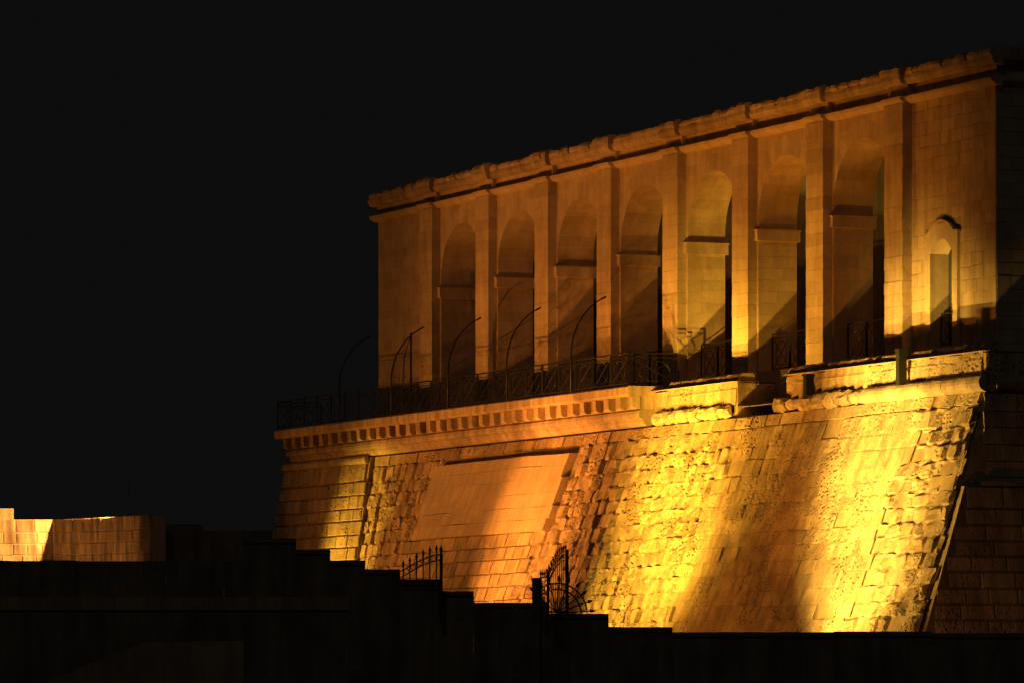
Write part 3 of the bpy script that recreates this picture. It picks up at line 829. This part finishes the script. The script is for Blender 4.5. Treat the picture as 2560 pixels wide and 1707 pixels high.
MB().add([(a, 0, z) for a, z in P] + [(a, .5, z) for a, z in P], [(0, 1, 2, 3, 4), (9, 8, 7, 6, 5)] + [(i, 5 + i, 5 + (i + 1) % 5, (i + 1) % 5) for i in range(5)]).build('ramp', M_RUBC, rp, local=True)
for (px, py0, py1, lb) in ((511, 1350, 1374, 'small pale post at left above the ledge'), (377, 1318, 1336, 'tiny pale post below the distant lit wall')):
    a, z0 = fr(px, py1, 111.5); _, z1 = fr(px, py0, 111.5)
    r_ = lroot('marker_post', a, 112.1, z0 - .05, lb, 'post')
    MB().tube([(0, 0, 0), (0, 0, z1 - z0)], .018, 7).build('shaft', M_MORT, r_, local=True)
    MB().tube([(0, 0, z1 - z0), (0, 0, z1 - z0 + .03)], [.024, .006], 7).build('cap', M_MORT, r_, local=True)

def spear(mb, x, y, z, s=1.0):
    for (z0, z1, r0, r1) in ((0, .03, .022, .022), (.03, .07, .012, .034), (.07, .17, .034, .002)):
        mb.tube([(x, y, z + z0 * s), (x, y, z + z1 * s)], [r0 * s, r1 * s], 6)
# gate seen square on
g1 = lroot('iron_gate', *(fr(965, 1332, DW - .3)[0], DW - .3, fr(965, 1332, DW - .3)[1]), 'wrought iron gate leaf with rising spear tops left of the steps', 'gate')
ax0 = fr(965, 0, DW - .3)[0]; zz0 = fr(0, 1332, DW - .3)[1]
def g1p(px, py): a, z = fr(px, py, DW - .3); return (a - ax0, 0, z - zz0)
MB().box((g1p(1010, 0)[0], -.035, -1.0), (g1p(1017, 0)[0], .035, g1p(0, 1272)[2])).build('post', M_IRON, g1, local=True)
s_ = MB(); p_ = g1p(1013.5, 1272); spear(s_, p_[0], 0, p_[2], 1.2); s_.build('finial', M_IRON, g1, local=True)
bx = [922, 930, 947, 963, 978, 993, 1003.5]
def topy(px): t = (px - 918) / (1016 - 918); return 1312 - 40 * math.sin(max(0, t) * math.pi / 2) ** 1.15
for px in [920 + 15.3 * i for i in range(6)]:
    px += 10 if False else 0
    a = g1p(px + 6, 1332); b = g1p(px + 6, topy(px + 6) - 6)
    br = MB().tube([(a[0], 0, 0), (b[0], 0, b[2])], .014, 6).build('bar', M_IRON, g1, local=True)
    m_ = MB(); spear(m_, b[0], 0, b[2], 1.0); m_.build('spear_head', M_IRON, br, local=True)
for dy in (0, 14):
    MB().tube([g1p(916 + 94 * i / 14, topy(916 + 94 * i / 14 + .01) + dy if True else 0) for i in range(15)], .012, 6).build('top_rail', M_IRON, g1, local=True)
for i in range(6):
    px = 933.5 + 15.3 * i; c_ = g1p(px, topy(px) + 7)
    if px > 1010: continue
    MB().tube([(c_[0] + .055 * math.cos(t * math.pi / 8), 0, c_[2] + .055 * math.sin(t * math.pi / 8)) for t in range(16)], .008, 5, closed=True).build('ring', M_IRON, g1, local=True)
MB().tube([g1p(918, 1331), g1p(1012, 1331)], .016, 6).build('bottom_rail', M_IRON, g1, local=True)

# stone gate pillar and gate swung open, seen edge on
a0, zt = fr(1222, 1326, DW - .2); a1, _ = fr(1240, 1326, DW - .2)
gp = lroot('gate_pillar', (a0 + a1) / 2, DW - .2, 0, 'square dark pillar carrying the open gate', 'pillar'); wd = (a1 - a0) / 2
MB().box((-wd, -.02, 0), (wd, .22, zt - .05), .3).build('shaft', M_DARK, gp, local=True)
MB().box((-wd - .015, -.04, zt - .05), (wd + .015, .24, zt), .3).build('cap', M_DARK, gp, local=True)
DG = DW - .6
ga0, gz0 = fr(1242, 1409, DG)
g2 = lroot('iron_gate', ga0, DG, gz0, 'tall wrought iron gate leaf swung open beside the square pillar', 'gate')
dirx, diry = fr(1300, 0, DG)[0] - ga0, -1.2     # the leaf runs towards the viewer
def g2p(t, py): return (dirx * t, diry * t, fr(0, py, DG)[1] - gz0)
def gtop(t): return 1325 if t < .22 else 1322 - 54 * math.sin(min(1, (t - .22) / .72) * math.pi / 2) ** 1.1
nb = 13
for i in range(nb):
    t = .0 + i / (nb - 1) * .97
    base = 1384 if t < .3 else 1408
    b = g2p(t, gtop(t)); a = g2p(t, base)
    br = MB().tube([a, (b[0], b[1], b[2] + .02)], .0075, 5).build('bar', M_IRON, g2, local=True)
    m_ = MB(); spear(m_, b[0], b[1], b[2] + .02, .85); m_.build('spear_head', M_IRON, br, local=True)
for dy in (0, 9, 20):
    MB().tube([g2p(t / 20, gtop(t / 20) + dy) for t in range(0, 21)], .014 if dy != 9 else .009, 6).build('top_rail', M_IRON, g2, local=True)
for t in range(5, 19, 1):
    c_ = g2p(t / 20 + .02, gtop(t / 20 + .02) + 10)
    MB().tube([(c_[0] + dirx * .04 * math.cos(q * math.pi / 6), c_[1] + diry * .04 * math.cos(q * math.pi / 6), c_[2] + .045 * math.sin(q * math.pi / 6)) for q in range(12)], .007, 5, closed=True).build('ring', M_IRON, g2, local=True)
for px, pt in ((.0, 1325), (.28, 1312), (1.0, 1264)):
    a = g2p(px, 1409); b = g2p(px, pt)
    MB().box((a[0] - .028, a[1] - .03, a[2] - .05), (a[0] + .028 + (.02 if px == 1 else 0), a[1] + .03, b[2])).build('stile', M_IRON, g2, local=True)
MB().tube([g2p(0, 1382), g2p(.28, 1384)], .014, 6).build('bottom_rail', M_IRON, g2, local=True)
MB().tube([g2p(.3, 1405), g2p(1, 1406)], .014, 6).build('bottom_rail', M_IRON, g2, local=True)

# fan of spikes on the parapet
DF = DW + .1
fa, fz = fr(1279, 1408, DF)
fan = lroot('spike_fan', fa, DF, fz, 'half-round wrought iron fan of arrow spikes beside the open gate', 'spike guard')
pxm = F / DF
RO, RI = 75.5 / pxm, 60 / pxm
for rr in (RO, RI):
    MB().tube([(rr * math.cos(R(140 * i / 28)), 0, rr * math.sin(R(140 * i / 28))) for i in range(29)], .015, 6).build('hoop', M_IRON, fan, local=True)
for i in range(9):
    an = R(4 + 16.5 * i); L_ = 97 / pxm
    d = Vector((math.cos(an), 0, math.sin(an)))
    m_ = MB().tube([d * .02, d * (L_ - .1)], .013, 5); sp_ = m_.build('spike', M_IRON, fan, local=True)
    MB().tube([d * (L_ - .13), d * (L_ - .11), d * L_], [.014, .042, .002], 6).build('arrow_head', M_IRON, sp_, local=True)
for i in range(8):
    an = R(12.3 + 16.5 * i); rm = (RO + RI) / 2; rc = (RO - RI) / 2 - .008
    MB().tube([(rm * math.cos(an) + rc * math.cos(t * math.pi / 8), 0, rm * math.sin(an) + rc * math.sin(t * math.pi / 8)) for t in range(16)], .008, 5, closed=True).build('ring', M_IRON, fan, local=True)

# ------------------------------------------------------------------ distant wall at left, lit by a lamp behind its right wing
dw = lroot('distant_wall', -18.06, 202, 0, 'far lit stone wall with a shadowed right wing and higher left block', 'wall')
LW = []
def wall_face(p0, p1, z0, z1, name, mat, h=.45, lo=.5, hi=.9, top=None):
    L_ = math.hypot(p1[0] - p0[0], p1[1] - p0[1]); ux, uy = (p1[0] - p0[0]) / L_, (p1[1] - p0[1]) / L_
    nx, ny = uy, -ux
    def fn(u, z, out): return (p0[0] + ux * u + nx * out, p0[1] + uy * u + ny * out, z)
    MB().add([fn(0, 0, -.03), fn(L_, 0, -.03), fn(L_, z1, -.03), fn(0, z1, -.03), fn(0, z1, -.6), fn(L_, z1, -.6), fn(0, 0, -.6), fn(L_, 0, -.6)], [(0, 1, 2, 3), (3, 2, 5, 4), (1, 7, 5, 2), (6, 0, 3, 4)]).build(name + '_core', M_MORT, dw, local=True)
    zz = courses(z0, z1, h, .02)
    for k in range(len(zz) - 1):
        js = joints(0, L_, lo, hi)
        for i in range(len(js) - 1):
            rough_stone(fn, js[i], js[i + 1], zz[k], zz[k + 1], random.uniform(0, .01), .008, .03, back=-.006)[0].build(name, mat, dw, local=True)
wall_face((-5, 0), (0, 0), 5.5, 8.28, 'block', M_FAR)
wall_face((0, -.02), (4.35, -6.2), 5.5, 8.28, 'wing_block', M_FAR)
MB().box((-5, .02, 8.285), (-1.58, .55, 8.72), .6).build('raised_block', M_FLAT, dw, local=True)
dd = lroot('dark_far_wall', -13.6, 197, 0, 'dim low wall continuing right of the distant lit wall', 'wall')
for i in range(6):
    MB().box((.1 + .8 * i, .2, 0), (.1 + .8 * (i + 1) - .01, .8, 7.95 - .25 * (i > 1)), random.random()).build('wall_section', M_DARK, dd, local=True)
lp = lroot('street_lamp', -14.75, 198.0, 0, 'slim dark lamp post behind the wing of the distant wall', 'street lamp')
MB().tube([(0, 0, 0), (0, 0, 9.5)], [.03, .01], 8).build('post', M_IRON, lp, local=True)
MB().box((-.15, -.05, 9.5), (.03, .05, 9.54)).build('lamp_head', M_IRON, lp, local=True)
ld = bpy.data.lights.new('lamp_beam', 'SPOT'); lo = bpy.data.objects.new('lamp_beam', ld); col.objects.link(lo); lo.parent = lp
ld.energy = 10500; ld.color = (1, .46, .11); ld.spot_size = R(110); ld.spot_blend = .6; ld.shadow_soft_size = .06
lo.location = (-.14, 0, 9.47); lo.rotation_euler = Vector((-5.5, 3.6, -2.2)).to_track_quat('-Z', 'Y').to_euler()

wl = lroot('wing_fill', -22.5, 190, 0, 'added low fill light before the wing of the distant wall', 'floodlight')  # unseen lamp added to brighten the shaded wing
MB().box((-.2, -.1, .3), (.2, .1, .6)).build('housing', M_GREY, wl, local=True)
MB().box((-.08, -.08, 0), (.08, .08, .298)).build('base', M_DARK, wl, local=True)
ld = bpy.data.lights.new('wing_fill_beam', 'SPOT'); lo = bpy.data.objects.new('wing_fill_beam', ld); col.objects.link(lo); lo.parent = wl
ld.energy = 2600; ld.color = (1, .38, .08); ld.spot_size = R(36); ld.spot_blend = .9; ld.shadow_soft_size = .2
lo.location = (0, 0, .75); lo.rotation_euler = Vector((6.0, 8.5, 6.2)).to_track_quat('-Z', 'Y').to_euler()
